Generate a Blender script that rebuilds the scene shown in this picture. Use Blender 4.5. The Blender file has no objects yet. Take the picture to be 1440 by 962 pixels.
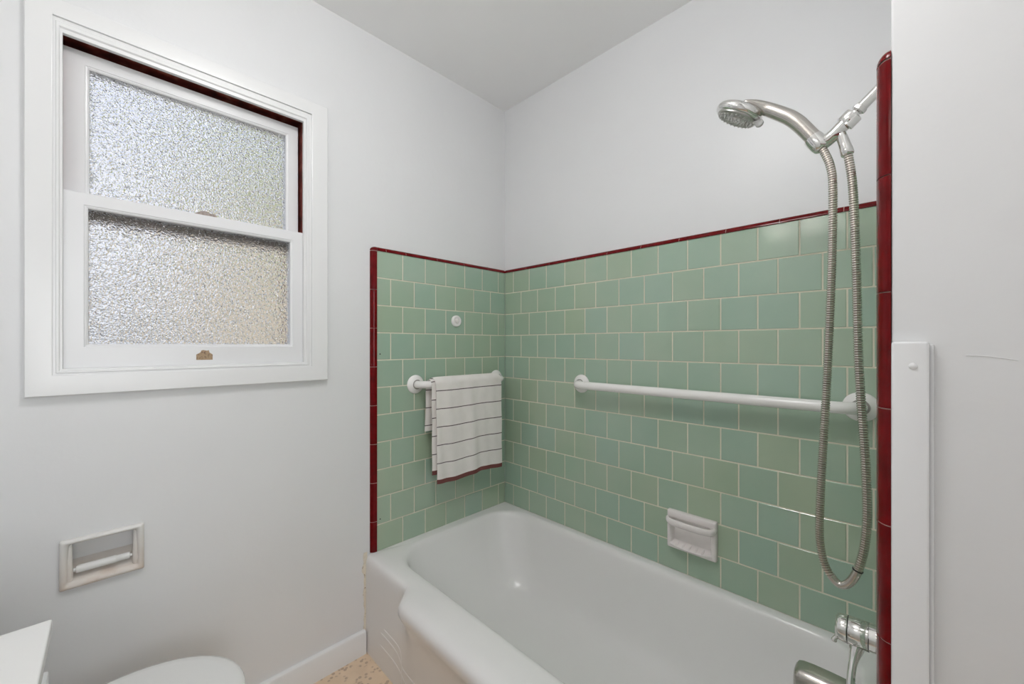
import bpy, bmesh, math, random
from mathutils import Vector, Matrix
random.seed(7)
C = bpy.context.scene.collection
sc = bpy.context.scene
PI = math.pi

# ------------------------------------------------------------------ materials
def new_mat(name):
    m = bpy.data.materials.new(name); m.use_nodes = True
    nt = m.node_tree
    return m, nt, nt.nodes['Principled BSDF']
def nd(nt, t, **kw):
    n = nt.nodes.new(t)
    for k, v in kw.items():
        if k.startswith('i_'):
            n.inputs[k[2:].replace('_', ' ')].default_value = v
        else: setattr(n, k, v)
    return n
def ramp(nt, src, stops):
    r = nt.nodes.new('ShaderNodeValToRGB')
    e = r.color_ramp.elements
    e[0].position, e[0].color = stops[0][0], (*stops[0][1], 1)
    e[1].position, e[1].color = stops[-1][0], (*stops[-1][1], 1)
    for p, c in stops[1:-1]:
        q = e.new(p); q.color = (*c, 1)
    nt.links.new(src, r.inputs[0]); return r
def bump(nt, b, src, strength, dist):
    n = nd(nt, 'ShaderNodeBump'); n.inputs['Strength'].default_value = strength
    n.inputs['Distance'].default_value = dist
    nt.links.new(src, n.inputs['Height']); nt.links.new(n.outputs[0], b.inputs['Normal'])
    return n
def coords(nt):
    return nd(nt, 'ShaderNodeTexCoord').outputs['Object']
def noise(nt, scale, detail=2, rough=.5):
    n = nd(nt, 'ShaderNodeTexNoise'); n.inputs['Scale'].default_value = scale
    n.inputs['Detail'].default_value = detail; n.inputs['Roughness'].default_value = rough
    nt.links.new(coords(nt), n.inputs['Vector']); return n

def paint(name, col, rough=.4, bscale=60, bstr=.25, bdist=.001, var=.02):
    m, nt, b = new_mat(name)
    n = noise(nt, 3.0, 3)
    c2 = tuple(max(0, c - var) for c in col)
    r = ramp(nt, n.outputs[0], [(.3, c2), (.7, col)])
    nt.links.new(r.outputs[0], b.inputs['Base Color'])
    b.inputs['Roughness'].default_value = rough
    n2 = noise(nt, bscale, 3)
    bump(nt, b, n2.outputs[0], bstr, bdist)
    return m
def metal(name, col, rough):
    m, nt, b = new_mat(name)
    n = noise(nt, 25, 2)
    r = ramp(nt, n.outputs[0], [(.3, tuple(c*.93 for c in col)), (.7, col)])
    nt.links.new(r.outputs[0], b.inputs['Base Color'])
    b.inputs['Metallic'].default_value = 1; b.inputs['Roughness'].default_value = rough
    return m
def ceramic(name, col, rough=.12, var=.02, scale=6, coat=0.):
    m, nt, b = new_mat(name)
    n = noise(nt, scale, 3)
    r = ramp(nt, n.outputs[0], [(.3, tuple(max(0, c-var) for c in col)), (.7, col)])
    nt.links.new(r.outputs[0], b.inputs['Base Color'])
    b.inputs['Roughness'].default_value = rough
    b.inputs['Coat Weight'].default_value = coat
    return m

WHITE_WALL = paint('wall_paint', (.755, .762, .772), .38, 45, .30, .0012)
PART_WALL = paint('partition_paint', (.76, .765, .77), .5, 25, .45, .002)
CEIL = paint('ceiling_paint', (.90, .90, .905), .6, 50, .2, .001)
TRIM = paint('trim_gloss_paint', (.79, .795, .80), .25, 30, .12, .0006, .01)
SASHP = paint('sash_gloss_paint', (.78, .785, .80), .28, 35, .12, .0006, .01)
BARP = ceramic('white_enamel', (.86, .84, .83), .2, .01)
CERW = ceramic('white_ceramic', (.82, .79, .77), .1, .04, 18)
SOAPC = ceramic('grey_pink_ceramic', (.82, .77, .76), .14, .04, 30)
TUBM = ceramic('tub_enamel', (.82, .81, .805), .22, .015, 3)
TOILM = ceramic('toilet_plastic', (.76, .76, .75), .15, .01)
VANM = ceramic('vanity_top', (.80, .80, .79), .2, .01)
CABM = paint('cabinet_paint', (.72, .73, .74), .4, 20, .1, .0005, .01)
CHROME = metal('chrome', (.80, .79, .77), .09)
CHROME2 = metal('brushed_chrome', (.58, .55, .51), .26)
HOSEM = metal('hose_steel', (.72, .68, .63), .18)
BLACK = ceramic('black_rubber', (.02, .02, .02), .5, .0)
NOZ = metal('spray_face_grey', (.55, .54, .52), .3)
GROUT = paint('grout', (.70, .67, .55), .8, 200, .3, .0005, .05)
PGROUT = paint('joint_pink', (.70, .50, .46), .8, 200, .2, .0004, .05)
CAULK = None

def tile_mat():
    m, nt, b = new_mat('sage_green_tile')
    at = nd(nt, 'ShaderNodeAttribute', attribute_name='tint')
    r = ramp(nt, at.outputs['Fac'], [(0, (.335, .460, .375)), (.4, (.345, .462, .362)), (.8, (.360, .464, .355)), (1, (.375, .468, .345))])
    n = noise(nt, 9, 3)
    r2 = ramp(nt, n.outputs[0], [(.3, (.95, .97, .95)), (.7, (1.03, 1.0, .99))])
    mx = nd(nt, 'ShaderNodeMix', data_type='RGBA', blend_type='MULTIPLY'); mx.inputs['Factor'].default_value = 1
    nt.links.new(r.outputs[0], mx.inputs['A']); nt.links.new(r2.outputs[0], mx.inputs['B'])
    nt.links.new(mx.outputs['Result'], b.inputs['Base Color'])
    b.inputs['Roughness'].default_value = .13
    b.inputs['Specular IOR Level'].default_value = .9
    n2 = noise(nt, 14, 2); bump(nt, b, n2.outputs[0], .25, .0015)
    return m
TILE = tile_mat()
def red_mat():
    m, nt, b = new_mat('oxblood_glaze')
    n = noise(nt, 40, 3)
    r = ramp(nt, n.outputs[0], [(.3, (.095, .0022, .003)), (.7, (.15, .004, .006))])
    nt.links.new(r.outputs[0], b.inputs['Base Color'])
    b.inputs['Roughness'].default_value = .09; b.inputs['Specular IOR Level'].default_value = .18
    return m
RED = red_mat()
def dark_wood():
    m, nt, b = new_mat('dark_red_wood')
    n = noise(nt, 30, 4)
    r = ramp(nt, n.outputs[0], [(.3, (.07, .018, .013)), (.55, (.20, .032, .022)), (.75, (.32, .12, .08))])
    nt.links.new(r.outputs[0], b.inputs['Base Color']); b.inputs['Roughness'].default_value = .6
    return m
DWOOD = dark_wood()
def speck(name, base, dark, scale, thr, rough=.5):
    m, nt, b = new_mat(name)
    n = noise(nt, scale, 4)
    r = ramp(nt, n.outputs[0], [(.3, dark), (thr, base), (.8, tuple(min(1, c*1.12) for c in base))])
    nt.links.new(r.outputs[0], b.inputs['Base Color']); b.inputs['Roughness'].default_value = rough
    return m
PATCH = speck('bare_metal_patch', (.36, .25, .15), (.12, .07, .05), 220, .5)
PATCH2 = speck('chipped_patch', (.34, .29, .26), (.16, .10, .08), 150, .5)
PLASTER = speck('old_plaster', (.72, .67, .57), (.22, .14, .09), 120, .38, .9)

def floor_mat():
    m, nt, b = new_mat('speckled_vinyl')
    co = coords(nt)
    # rosettes of brown petals
    v = nd(nt, 'ShaderNodeTexVoronoi', feature='F1'); v.inputs['Scale'].default_value = 70
    nt.links.new(co, v.inputs['Vector'])
    d = ramp(nt, v.outputs['Distance'], [(.34, (1, 1, 1)), (.50, (0, 0, 0))])
    v2 = nd(nt, 'ShaderNodeTexVoronoi', feature='F1'); v2.inputs['Scale'].default_value = 26
    nt.links.new(co, v2.inputs['Vector'])
    d2 = ramp(nt, v2.outputs['Distance'], [(.50, (1, 1, 1)), (.62, (0, 0, 0))])
    mu = nd(nt, 'ShaderNodeMath', operation='MULTIPLY')
    nt.links.new(d.outputs[0], mu.inputs[0]); nt.links.new(d2.outputs[0], mu.inputs[1])
    n = noise(nt, 12, 4)
    base = ramp(nt, n.outputs[0], [(.3, (.68, .52, .37)), (.7, (.79, .63, .46))])
    mx = nd(nt, 'ShaderNodeMix', data_type='RGBA')
    nt.links.new(mu.outputs[0], mx.inputs['Factor'])
    nt.links.new(base.outputs[0], mx.inputs['A']); mx.inputs['B'].default_value = (.50, .37, .27, 1)
    nt.links.new(mx.outputs['Result'], b.inputs['Base Color'])
    b.inputs['Roughness'].default_value = .4
    return m
FLOORM = floor_mat()

def glass_mat():
    m, nt, b = new_mat('pebbled_obscure_glass')
    b.inputs['Base Color'].default_value = (.97, .98, .98, 1)
    b.inputs['Transmission Weight'].default_value = 1
    b.inputs['Roughness'].default_value = .04
    b.inputs['IOR'].default_value = 1.5
    co = coords(nt)
    n = nd(nt, 'ShaderNodeTexNoise'); n.inputs['Scale'].default_value = 90; n.inputs['Detail'].default_value = 1
    nt.links.new(co, n.inputs['Vector'])
    ad = nd(nt, 'ShaderNodeMix', data_type='VECTOR'); ad.inputs['Factor'].default_value = .012
    nt.links.new(co, ad.inputs['A']); nt.links.new(n.outputs['Color'], ad.inputs['B'])
    v = nd(nt, 'ShaderNodeTexVoronoi', feature='SMOOTH_F1'); v.inputs['Scale'].default_value = 205
    v.inputs['Smoothness'].default_value = .6
    nt.links.new(ad.outputs['Result'], v.inputs['Vector'])
    bump(nt, b, v.outputs['Distance'], 1.0, .0026)
    return m
GLASS = glass_mat()
def towel_mat():
    m, nt, b = new_mat('striped_terry')
    uv = nd(nt, 'ShaderNodeUVMap'); sp = nd(nt, 'ShaderNodeSeparateXYZ')
    nt.links.new(uv.outputs[0], sp.inputs[0])
    def M(op, a, bb=None):
        n = nd(nt, 'ShaderNodeMath', operation=op)
        for i, q in enumerate((a, bb)):
            if q is None: continue
            if isinstance(q, (int, float)): n.inputs[i].default_value = q
            else: nt.links.new(q, n.inputs[i])
        return n.outputs[0]
    s = sp.outputs['Y']
    f = M('FRACT', M('DIVIDE', M('SUBTRACT', M('ADD', s, .0765*4), .0865), .0765))
    d = M('ABSOLUTE', M('SUBTRACT', f, .5))
    stripe = M('MULTIPLY', M('GREATER_THAN', d, .5-.024), M('GREATER_THAN', s, .03))
    hem = M('LESS_THAN', s, .0185)
    n = noise(nt, 25, 3)
    base = ramp(nt, n.outputs[0], [(.3, (.79, .755, .73)), (.7, (.835, .80, .775))])
    m1 = nd(nt, 'ShaderNodeMix', data_type='RGBA'); m1.inputs['B'].default_value = (.10, .075, .075, 1)
    nt.links.new(stripe, m1.inputs['Factor']); nt.links.new(base.outputs[0], m1.inputs['A'])
    m2 = nd(nt, 'ShaderNodeMix', data_type='RGBA'); m2.inputs['B'].default_value = (.17, .065, .06, 1)
    nt.links.new(hem, m2.inputs['Factor']); nt.links.new(m1.outputs['Result'], m2.inputs['A'])
    nt.links.new(m2.outputs['Result'], b.inputs['Base Color'])
    b.inputs['Roughness'].default_value = .95; b.inputs['Specular IOR Level'].default_value = .1
    n2 = noise(nt, 900, 1); bump(nt, b, n2.outputs[0], .25, .0007)
    return m
TOWEL = towel_mat()
def tph_mat():
    m, nt, b = new_mat('aged_ceramic')
    co = coords(nt); sp = nd(nt, 'ShaderNodeSeparateXYZ'); nt.links.new(co, sp.inputs[0])
    n = noise(nt, 22, 3)
    mr = nd(nt, 'ShaderNodeMapRange'); mr.inputs['From Min'].default_value = .70; mr.inputs['From Max'].default_value = .57
    nt.links.new(sp.outputs['Z'], mr.inputs['Value'])
    mu = nd(nt, 'ShaderNodeMath', operation='MULTIPLY'); nt.links.new(mr.outputs[0], mu.inputs[0]); nt.links.new(n.outputs[0], mu.inputs[1])
    r = ramp(nt, mu.outputs[0], [(.05, (.72, .71, .69)), (.4, (.66, .60, .55)), (.65, (.56, .44, .36))])
    nt.links.new(r.outputs[0], b.inputs['Base Color']); b.inputs['Roughness'].default_value = .2
    return m
TPHM = tph_mat()
def emit(name, col, s):
    m = bpy.data.materials.new(name); m.use_nodes = True; nt = m.node_tree
    nt.nodes.remove(nt.nodes['Principled BSDF'])
    e = nd(nt, 'ShaderNodeEmission'); e.inputs[0].default_value = (*col, 1); e.inputs[1].default_value = s
    nt.links.new(e.outputs[0], nt.nodes['Material Output'].inputs[0]); return m

# ------------------------------------------------------------------ mesh helpers
def NB(): return bmesh.new()
def bx(bm, x0, x1, y0, y1, z0, z1, bev=0., seg=2, ry=0.):
    mtx = Matrix.Translation(((x0+x1)/2, (y0+y1)/2, (z0+z1)/2)) @ Matrix.Rotation(ry, 4, 'Y') @ Matrix.Diagonal((abs(x1-x0), abs(y1-y0), abs(z1-z0), 1))
    r = bmesh.ops.create_cube(bm, size=1, matrix=mtx)
    if bev > 0:
        es = set()
        for v in r['verts']:
            for e in v.link_edges: es.add(e)
        bmesh.ops.bevel(bm, geom=list(es), offset=bev, segments=seg, profile=.5, affect='EDGES')
def ring_faces(bm, a, b, close=True):
    n = len(a)
    for i in range(n if close else n-1):
        j = (i+1) % n
        bm.faces.new((a[i], a[j], b[j], b[i]))
def tube(bm, pts, rad, seg=16, caps=True, squash=None, up=None):
    pts = [Vector(p) for p in pts]; n = len(pts)
    if not hasattr(rad, '__len__'): rad = [rad]*n
    tan = [(pts[min(i+1, n-1)]-pts[max(i-1, 0)]).normalized() for i in range(n)]
    u = Vector(up) if up else (Vector((0, 0, 1)) if abs(tan[0].z) < .9 else Vector((1, 0, 0)))
    rings = []
    for i in range(n):
        u = (u - tan[i]*u.dot(tan[i])).normalized(); w = tan[i].cross(u)
        s = squash[i] if squash else (1, 1)
        rings.append([bm.verts.new(pts[i] + u*(math.cos(2*PI*k/seg)*rad[i]*s[0]) + w*(math.sin(2*PI*k/seg)*rad[i]*s[1])) for k in range(seg)])
    for i in range(n-1): ring_faces(bm, rings[i], rings[i+1])
    if caps: bm.faces.new(rings[0]); bm.faces.new(rings[-1])
    return rings
def lathe(bm, prof, origin, axis, seg=40, caps=True):
    """prof = [(radius, distance along axis)]"""
    axis = Vector(axis).normalized(); o = Vector(origin)
    u = axis.orthogonal().normalized(); w = axis.cross(u)
    rings = []
    for r, h in prof:
        rings.append([bm.verts.new(o + axis*h + (u*math.cos(2*PI*k/seg) + w*math.sin(2*PI*k/seg))*max(r, 1e-5)) for k in range(seg)])
    for i in range(len(rings)-1): ring_faces(bm, rings[i], rings[i+1])
    if caps: bm.faces.new(rings[0]); bm.faces.new(rings[-1])
def obj(name, bm, m, parent=None, smooth=35, kind=None, label=None):
    bmesh.ops.recalc_face_normals(bm, faces=bm.faces[:])
    me = bpy.data.meshes.new(name); bm.to_mesh(me); bm.free()
    for mm in (m if isinstance(m, (list, tuple)) else [m]): me.materials.append(mm)
    if smooth:
        for p in me.polygons: p.use_smooth = True
        try: me.set_sharp_from_angle(angle=math.radians(smooth))
        except Exception: pass
    o = bpy.data.objects.new(name, me); C.objects.link(o)
    if parent:
        o.parent = parent
        o.matrix_parent_inverse = Matrix.Translation(-Vector(parent.location)) if parent.type == 'EMPTY' else Matrix.Identity(4)
    if kind: o['kind'] = kind
    if label: o['label'] = label
    return o
def thing(name, label, cat, loc=(0, 0, 0), group=None, kind=None):
    o = bpy.data.objects.new(name, None); C.objects.link(o); o.location = loc
    o.empty_display_size = .05
    if label: o['label'] = label
    if cat: o['category'] = cat
    if group: o['group'] = group
    if kind: o['kind'] = kind
    return o
def spline(pts, n):
    """Catmull-Rom through pts, n samples per span"""
    P = [Vector(p) for p in pts]; P = [P[0]*2-P[1]] + P + [P[-1]*2-P[-2]]
    out = []
    for i in range(1, len(P)-2):
        for k in range(n):
            t = k/n; a, b, c, d = P[i-1], P[i], P[i+1], P[i+2]
            out.append(.5*((2*b) + (c-a)*t + (2*a-5*b+4*c-d)*t*t + (3*b-a-3*c+d)*t**3))
    out.append(P[-2]); return out

# ------------------------------------------------------------------ key dimensions (metres)
CZ = 1.20                       # eye height
P = .1095                       # tile module
FX = 1.466                      # face of the tiled end wall with the taps
PX = 1.4806                     # painted face of that partition
PY = -.738                      # painted front of the partition
W = -.012                       # painted wall planes sit behind the tile faces
H = 2.43
BACK = -2.05; ENTRY = 2.25
TOPZ = CZ + .3735               # top of green tile
RIM = .376

# ------------------------------------------------------------------ room shell
def grid_wall(bm, axis, plane, back, us, zs, holes):
    """rectangles of wall between cut lines, leaving out holes; axis 'x' = plane x const, u = y"""
    for i in range(len(us)-1):
        for j in range(len(zs)-1):
            uc, zc = (us[i]+us[i+1])/2, (zs[j]+zs[j+1])/2
            if any(a < uc < b and c < zc < d for a, b, c, d in holes): continue
            bx(bm, back, plane, us[i], us[i+1], zs[j], zs[j+1])
WIN = (-1.558, -.955, 1.120, 2.004)
NIC = (-1.5335, -1.3975, .5905, .7005)
bm = NB()
grid_wall(bm, 'x', W, -.15, [BACK-.1, WIN[0], NIC[0], NIC[1], WIN[1], .12], [0, NIC[2], NIC[3], WIN[2], WIN[3], H], [WIN, NIC])
bmesh.ops.remove_doubles(bm, verts=bm.verts[:], dist=1e-5)
wl = obj('wall_left', bm, WHITE_WALL, smooth=0, kind='structure')
bm = NB(); bx(bm, W, PX, -W, .13, 0, H); wr = obj('wall_right', bm, WHITE_WALL, smooth=0, kind='structure')
bm = NB(); bx(bm, PX, ENTRY+.1, PY, .13, 0, H, .0035, 2)
wp = obj('wall_partition', bm, PART_WALL, smooth=35, kind='structure')
bm = NB(); bx(bm, W, ENTRY, BACK-.1, BACK, 0, H); obj('wall_back', bm, WHITE_WALL, smooth=0, kind='structure')
bm = NB()
DY0, DY1, DZ = -1.93, -1.13, 2.03
grid_wall(bm, 'x', ENTRY, ENTRY+.1, [BACK-.1, DY0, DY1, PY], [0, DZ, H], [(DY0, DY1, 0, DZ)])
obj('wall_entry', bm, WHITE_WALL, smooth=0, kind='structure')
dr = thing('fill_doorway', None, None, (ENTRY, (DY0+DY1)/2, 0), kind='structure')  # unseen doorway, added to let fill light into the bathroom
bm = NB()
for a, b, c, d in ((DY0-.06, DY0, 0, DZ+.06), (DY1, DY1+.06, 0, DZ+.06), (DY0, DY1, DZ, DZ+.06)):
    bx(bm, ENTRY-.016, ENTRY, a, b, c, d, .003)
    bx(bm, ENTRY+.1, ENTRY+.116, a, b, c, d, .003)
obj('casing', bm, TRIM, dr)
# hallway and window added beyond the doorway to hold a soft fill lamp
HX = 3.5
bm = NB()
grid_wall(bm, 'x', HX, HX+.1, [-3.0, -2.0, -1.0, .2], [0, .75, 2.1, H], [(-2.0, -1.0, .75, 2.1)])
obj('wall_hall_end', bm, WHITE_WALL, smooth=0, kind='structure')
bm = NB(); bx(bm, ENTRY+.1, HX, .2, .3, 0, H); bx(bm, ENTRY+.1, HX, -3.1, -3.0, 0, H)
bx(bm, ENTRY, ENTRY+.1, -3.0, BACK-.1, 0, H); bx(bm, ENTRY+.0, ENTRY+.1, .13, .2, 0, H)
obj('wall_hall_sides', bm, WHITE_WALL, smooth=0, kind='structure')
bm = NB(); bx(bm, ENTRY+.1, HX+.1, -3.1, .3, H, H+.1); obj('ceiling_hall', bm, CEIL, smooth=0, kind='structure')
bm = NB(); bx(bm, ENTRY+.1, HX+.1, -3.1, .3, -.08, 0); obj('floor_hall', bm, FLOORM, smooth=0, kind='structure')
w2 = thing('fill_window', None, None, (HX, -1.5, .75), kind='structure')  # unseen window, added as the opening for the fill lamp
bm = NB()
for a, b, c, d in ((-2.06, -2.0, .69, 2.16), (-1.0, -.94, .69, 2.16), (-2.0, -1.0, 2.1, 2.16), (-2.0, -1.0, .69, .75), (-2.0, -1.0, 1.41, 1.45)):
    bx(bm, HX-.016, HX+.03, a, b, c, d, .003)
obj('fill_window_frame', bm, TRIM, w2)
ld = bpy.data.lights.new('hall_fill_light', 'AREA'); ld.shape = 'RECTANGLE'; ld.size = 1.0; ld.size_y = 1.35  # added fill lamp, evens out the brightness of the bathroom
ld.energy = 26; ld.color = (.96, .98, 1.0)
lo_ = bpy.data.objects.new('hall_fill_light', ld); C.objects.link(lo_); lo_.location = (HX+.06, -1.5, 1.425); lo_.rotation_euler = (0, PI/2, 0)
bm = NB(); bx(bm, -.15, ENTRY+.099, BACK-.1, .13, H, H+.1); obj('ceiling', bm, CEIL, smooth=0, kind='structure')
bm = NB(); bx(bm, -.15, ENTRY+.099, BACK-.1, .13, -.08, 0); obj('floor', bm, FLOORM, smooth=0, kind='structure')

# ------------------------------------------------------------------ tiled panels
def tiles(name, parent, mp, umax, off1, off2, hol=()):
    """mp(u, z, d) maps to the room; rows of square tiles in running bond"""
    g = .0038
    bm = NB(); lay = bm.loops.layers.float_color.new('tint')
    rows = []; z0 = CZ + 2.4323*P
    for k in range(-1, 11):
        zt, zb = z0 - k*P, z0 - (k+1)*P
        if k == -1: zt = TOPZ
        zb = max(zb, RIM+.001)
        if zt - zb < .01: continue
        off = off1 if k % 2 else off2
        us = [0] + [(off+i)*P for i in range(-1, 20) if .012 < (off+i)*P < umax-.006] + [umax]
        for a, b in zip(us[:-1], us[1:]):
            a2, b2 = a + (g/2 if a > 0 else 0), b - (g/2 if b < umax else 0)
            t, bo = zt - g/2, zb + (g/2 if zb > RIM+.002 else 0)
            if k == -1: t = zt
            e = .0013; tint = random.random()
            tu, tz = random.gauss(0, .0022), random.gauss(0, .0022)
            um, zm = (a2+b2)/2, (t+bo)/2
            def V(u, z, d): return bm.verts.new(mp(u, z, d + (u-um)*tu + (z-zm)*tz))
            f = [V(a2+e, bo+e, 0), V(b2-e, bo+e, 0), V(b2-e, t-e, 0), V(a2+e, t-e, 0)]
            r = [V(a2, bo, -.0022), V(b2, bo, -.0022), V(b2, t, -.0022), V(a2, t, -.0022)]
            m1 = [V(a2+e*.3, bo+e*.3, -.0007), V(b2-e*.3, bo+e*.3, -.0007), V(b2-e*.3, t-e*.3, -.0007), V(a2+e*.3, t-e*.3, -.0007)]
            fs = [bm.faces.new(f)]
            for i in range(4):
                j = (i+1) % 4
                fs.append(bm.faces.new((f[i], f[j], m1[j], m1[i]))); fs.append(bm.faces.new((m1[i], m1[j], r[j], r[i])))
            for q in fs:
                for l in q.loops: l[lay] = (tint, tint, tint, 1)
    o = obj(name, bm, TILE, parent, smooth=0)
    o['label'] = 'glossy sage green square tiles in running bond'
    bm = NB()
    c = [mp(0, RIM-.003, -.0012), mp(umax, RIM-.003, -.0012), mp(umax, TOPZ+.002, -.0012), mp(0, TOPZ+.002, -.0012)]
    d = [mp(0, RIM-.003, -.0118), mp(umax, RIM-.003, -.0118), mp(umax, TOPZ+.002, -.0118), mp(0, TOPZ+.002, -.0118)]
    c = [bm.verts.new(v) for v in c]; d = [bm.verts.new(v) for v in d]
    bm.faces.new(c); ring_faces(bm, c, d)
    obj('grout_bed', bm, GROUT, o, smooth=0)
    return o
mL = lambda u, z, d: (d, -u, z)
mR = lambda u, z, d: (u, -d, z)
mF = lambda u, z, d: (FX - d, -u, z)
UL = .7086; UF = .714
tL = tiles('tiled_panel', wl, mL, UL, .4248, .9248)
tR = tiles('tiled_panel', wr, mR, FX, .5608, .0608)
tF = tiles('tiled_panel', wp, mF, UF, .45, .95)

# oxblood quarter-round edge tiles: profile (height h above the green field, depth d)
def edge_run(bm, mp, kind, s0, s1, a, b, base, c0, seg=8):
    """kind 'top': runs along u at z=base upward (a = height), 'side': runs along z at u=base outward. b = depth"""
    rows = []
    for s in (s0, s1):
        row = []
        for k in range(seg+1):
            th = PI/2*k/seg; d = c0 + b*math.cos(th); h = a*math.sin(th)
            row.append(bm.verts.new(mp(s, base+h, d) if kind == 'top' else mp(base+h, s, d)))
        row.append(bm.verts.new(mp(s, base+a*.0, c0) if kind == 'top' else mp(base, s, c0)))
        rows.append(row)
    ring_faces(bm, rows[0], rows[1]); bm.faces.new(rows[0]); bm.faces.new(rows[1])
def edge_corner(bm, mp, u0, z0, au, az, b, c0, seg=8):
    """ellipsoid octant turning from the top run into the side run"""
    g = []
    for i in range(seg+1):
        ph = PI/2*i/seg; row = []
        for k in range(seg+1):
            th = PI/2*k/seg
            row.append(bm.verts.new(mp(u0 + au*math.sin(th)*math.sin(ph), z0 + az*math.sin(th)*math.cos(ph), c0 + b*math.cos(th))))
        g.append(row)
    for i in range(seg):
        for k in range(seg):
            try: bm.faces.new((g[i][k], g[i+1][k], g[i+1][k+1], g[i][k+1]))
            except Exception: pass
def edge_tiles(parent, mp, umax, wside, joints_u, joints_z, depth=.0145, c0=-.012, side=True, hgt=.0165):
    g = .0016
    bm = NB(); bg = NB()
    us = [0] + joints_u + [umax]
    for a, b in zip(us[:-1], us[1:]):
        edge_run(bm, mp, 'top', a+(g/2 if a > 0 else 0), b-(g/2 if (b < umax or side) else 0), hgt, depth, TOPZ, c0)
    edge_run(bg, mp, 'top', 0, umax, hgt-.0011, depth-.0011, TOPZ, c0)
    if side:
        edge_corner(bm, mp, umax+.0002, TOPZ+.0002, wside, hgt, depth, c0)
        edge_corner(bg, mp, umax, TOPZ, wside-.0011, hgt-.0011, depth-.0011, c0)
        zs = [TOPZ-.002] + joints_z + [RIM+.001]
        for a, b in zip(zs[:-1], zs[1:]):
            edge_run(bm, mp, 'side', b+g/2, a-g/2, wside, depth, umax, c0)
        edge_run(bg, mp, 'side', RIM+.001, TOPZ, wside-.0011, depth-.0011, umax, c0)
    bmesh.ops.remove_doubles(bm, verts=bm.verts[:], dist=1e-6); bmesh.ops.remove_doubles(bg, verts=bg.verts[:], dist=1e-6)
    o = obj('edge_tile', bm, RED, parent, smooth=40); o['label'] = 'narrow glossy oxblood red quarter-round edge tiles'
    obj('edge_joint', bg, PGROUT, o, smooth=40)
zj = [CZ+.2185-.1535*i for i in range(7)]
edge_tiles(wl, mL, UL, .0236, [.1185, .2705, .4228, .5794, .6692], [z for z in zj if z > RIM+.02])
edge_tiles(wr, mR, FX, 0, [.1500, .3000, .4536, .6103, .7591, .9073, 1.0632, 1.2155, 1.3682], [], side=False)
edge_tiles(wp, mF, UF, .0245, [.12, .274, .428, .582], [CZ+.2211-.1525*i for i in range(6) if CZ+.2211-.1525*i > RIM+.02], depth=.0150, c0=-.0146)

# small screw holes left in the tiles near the left edge
bm = NB()
for y, z in ((-.6951, CZ-.0381), (-.6945, CZ-.698)):
    lathe(bm, [(.0028, 0), (.0024, .0008), (.001, .0009)], (0, y, z), (1, 0, 0), 12)
obj('screw_hole', bm, BLACK, tL, label='small dark old screw holes')

# old plaster strip exposed along the tub
bm = NB()
rows = []
n = 46
for i in range(n+1):
    z = .072 + (RIM+.010-.072)*i/n
    wdt = .0055 + .0012*math.sin(i*.9) + .002*math.sin(i*.31+1) + random.uniform(-.0009, .0009)
    wdt += .008*math.exp(-((i/n-.78)/.06)**2)
    rows.append([bm.verts.new((W+.0002, -.7515-wdt, z)), bm.verts.new((W+.0028, -.7520-wdt*.5, z)), bm.verts.new((W+.0030, -.744, z))])
for a, b in zip(rows[:-1], rows[1:]): ring_faces(bm, a, b, False)
obj('bare_plaster_strip', bm, PLASTER, wl, label='ragged beige bare plaster beside the tub')

# baseboard
bm = NB()
pr_ = [(W, 0), (.006, 0), (.006, .072), (.002, .084), (-.004, .088), (W, .088)]
rows = [[bm.verts.new((x, y, z)) for x, z in pr_] for y in (BACK, -.7545)]
ring_faces(bm, *rows); bm.faces.new(rows[0]); bm.faces.new(rows[1])
obj('baseboard_left', bm, TRIM, kind='structure')

# hairline ridge in the partition paint
bm = NB(); tube(bm, spline([(1.5445, PY-.0001, 1.1870), (1.5560, PY-.0001, 1.1868), (1.5700, PY-.0001, 1.1850), (1.5833, PY-.0001, 1.1823)], 5), [.0002]+[.0004]*14+[.0002], 8)
obj('paint_ridge', bm, PART_WALL, wp, label='thin ridge in the paint')

# painted batten on the partition
bm = NB(); bx(bm, PX+.0005, 1.5150, PY-.011, PY, 0, 1.2035, .003, 3)
bx(bm, 1.5150, 1.5190, PY-.0025, PY, 0, 1.200, .0012, 2)
tr = obj('trim_1', bm, TRIM, kind='structure')
bm = NB(); lathe(bm, [(.0042, 0), (.004, .0008), (.0025, .0016), (.0008, .0019)], (1.5007, PY-.0108, 1.1732), (0, -1, 0), 16)
obj('nail_head', bm, TRIM, tr)

# ------------------------------------------------------------------ window
win = thing('window_1', None, None, (0, -1.258, 1.14), kind='structure')
def frame(bm, x0, x1, oy0, oy1, oz0, oz1, iy0, iy1, iz0, iz1, bev=.001):
    bx(bm, x0, x1, oy0, iy0, oz0, oz1, bev); bx(bm, x0, x1, iy1, oy1, oz0, oz1, bev)
    bx(bm, x0, x1, iy0, iy1, oz0, iz0, bev); bx(bm, x0, x1, iy0, iy1, iz1, oz1, bev)
def mitred(bm, prof, oy0, oy1, oz0, oz1):
    """moulding: prof = [(inset from outer edge, x)] swept round the rectangle with mitres"""
    rings = []
    for i, x in prof:
        rings.append([bm.verts.new(q) for q in ((x, oy0+i, oz0+i), (x, oy1-i, oz0+i), (x, oy1-i, oz1-i), (x, oy0+i, oz1-i))])
    for a, b in zip(rings[:-1], rings[1:]): ring_faces(bm, a, b)
bm = NB()   # flat casing with a soft arris
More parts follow.
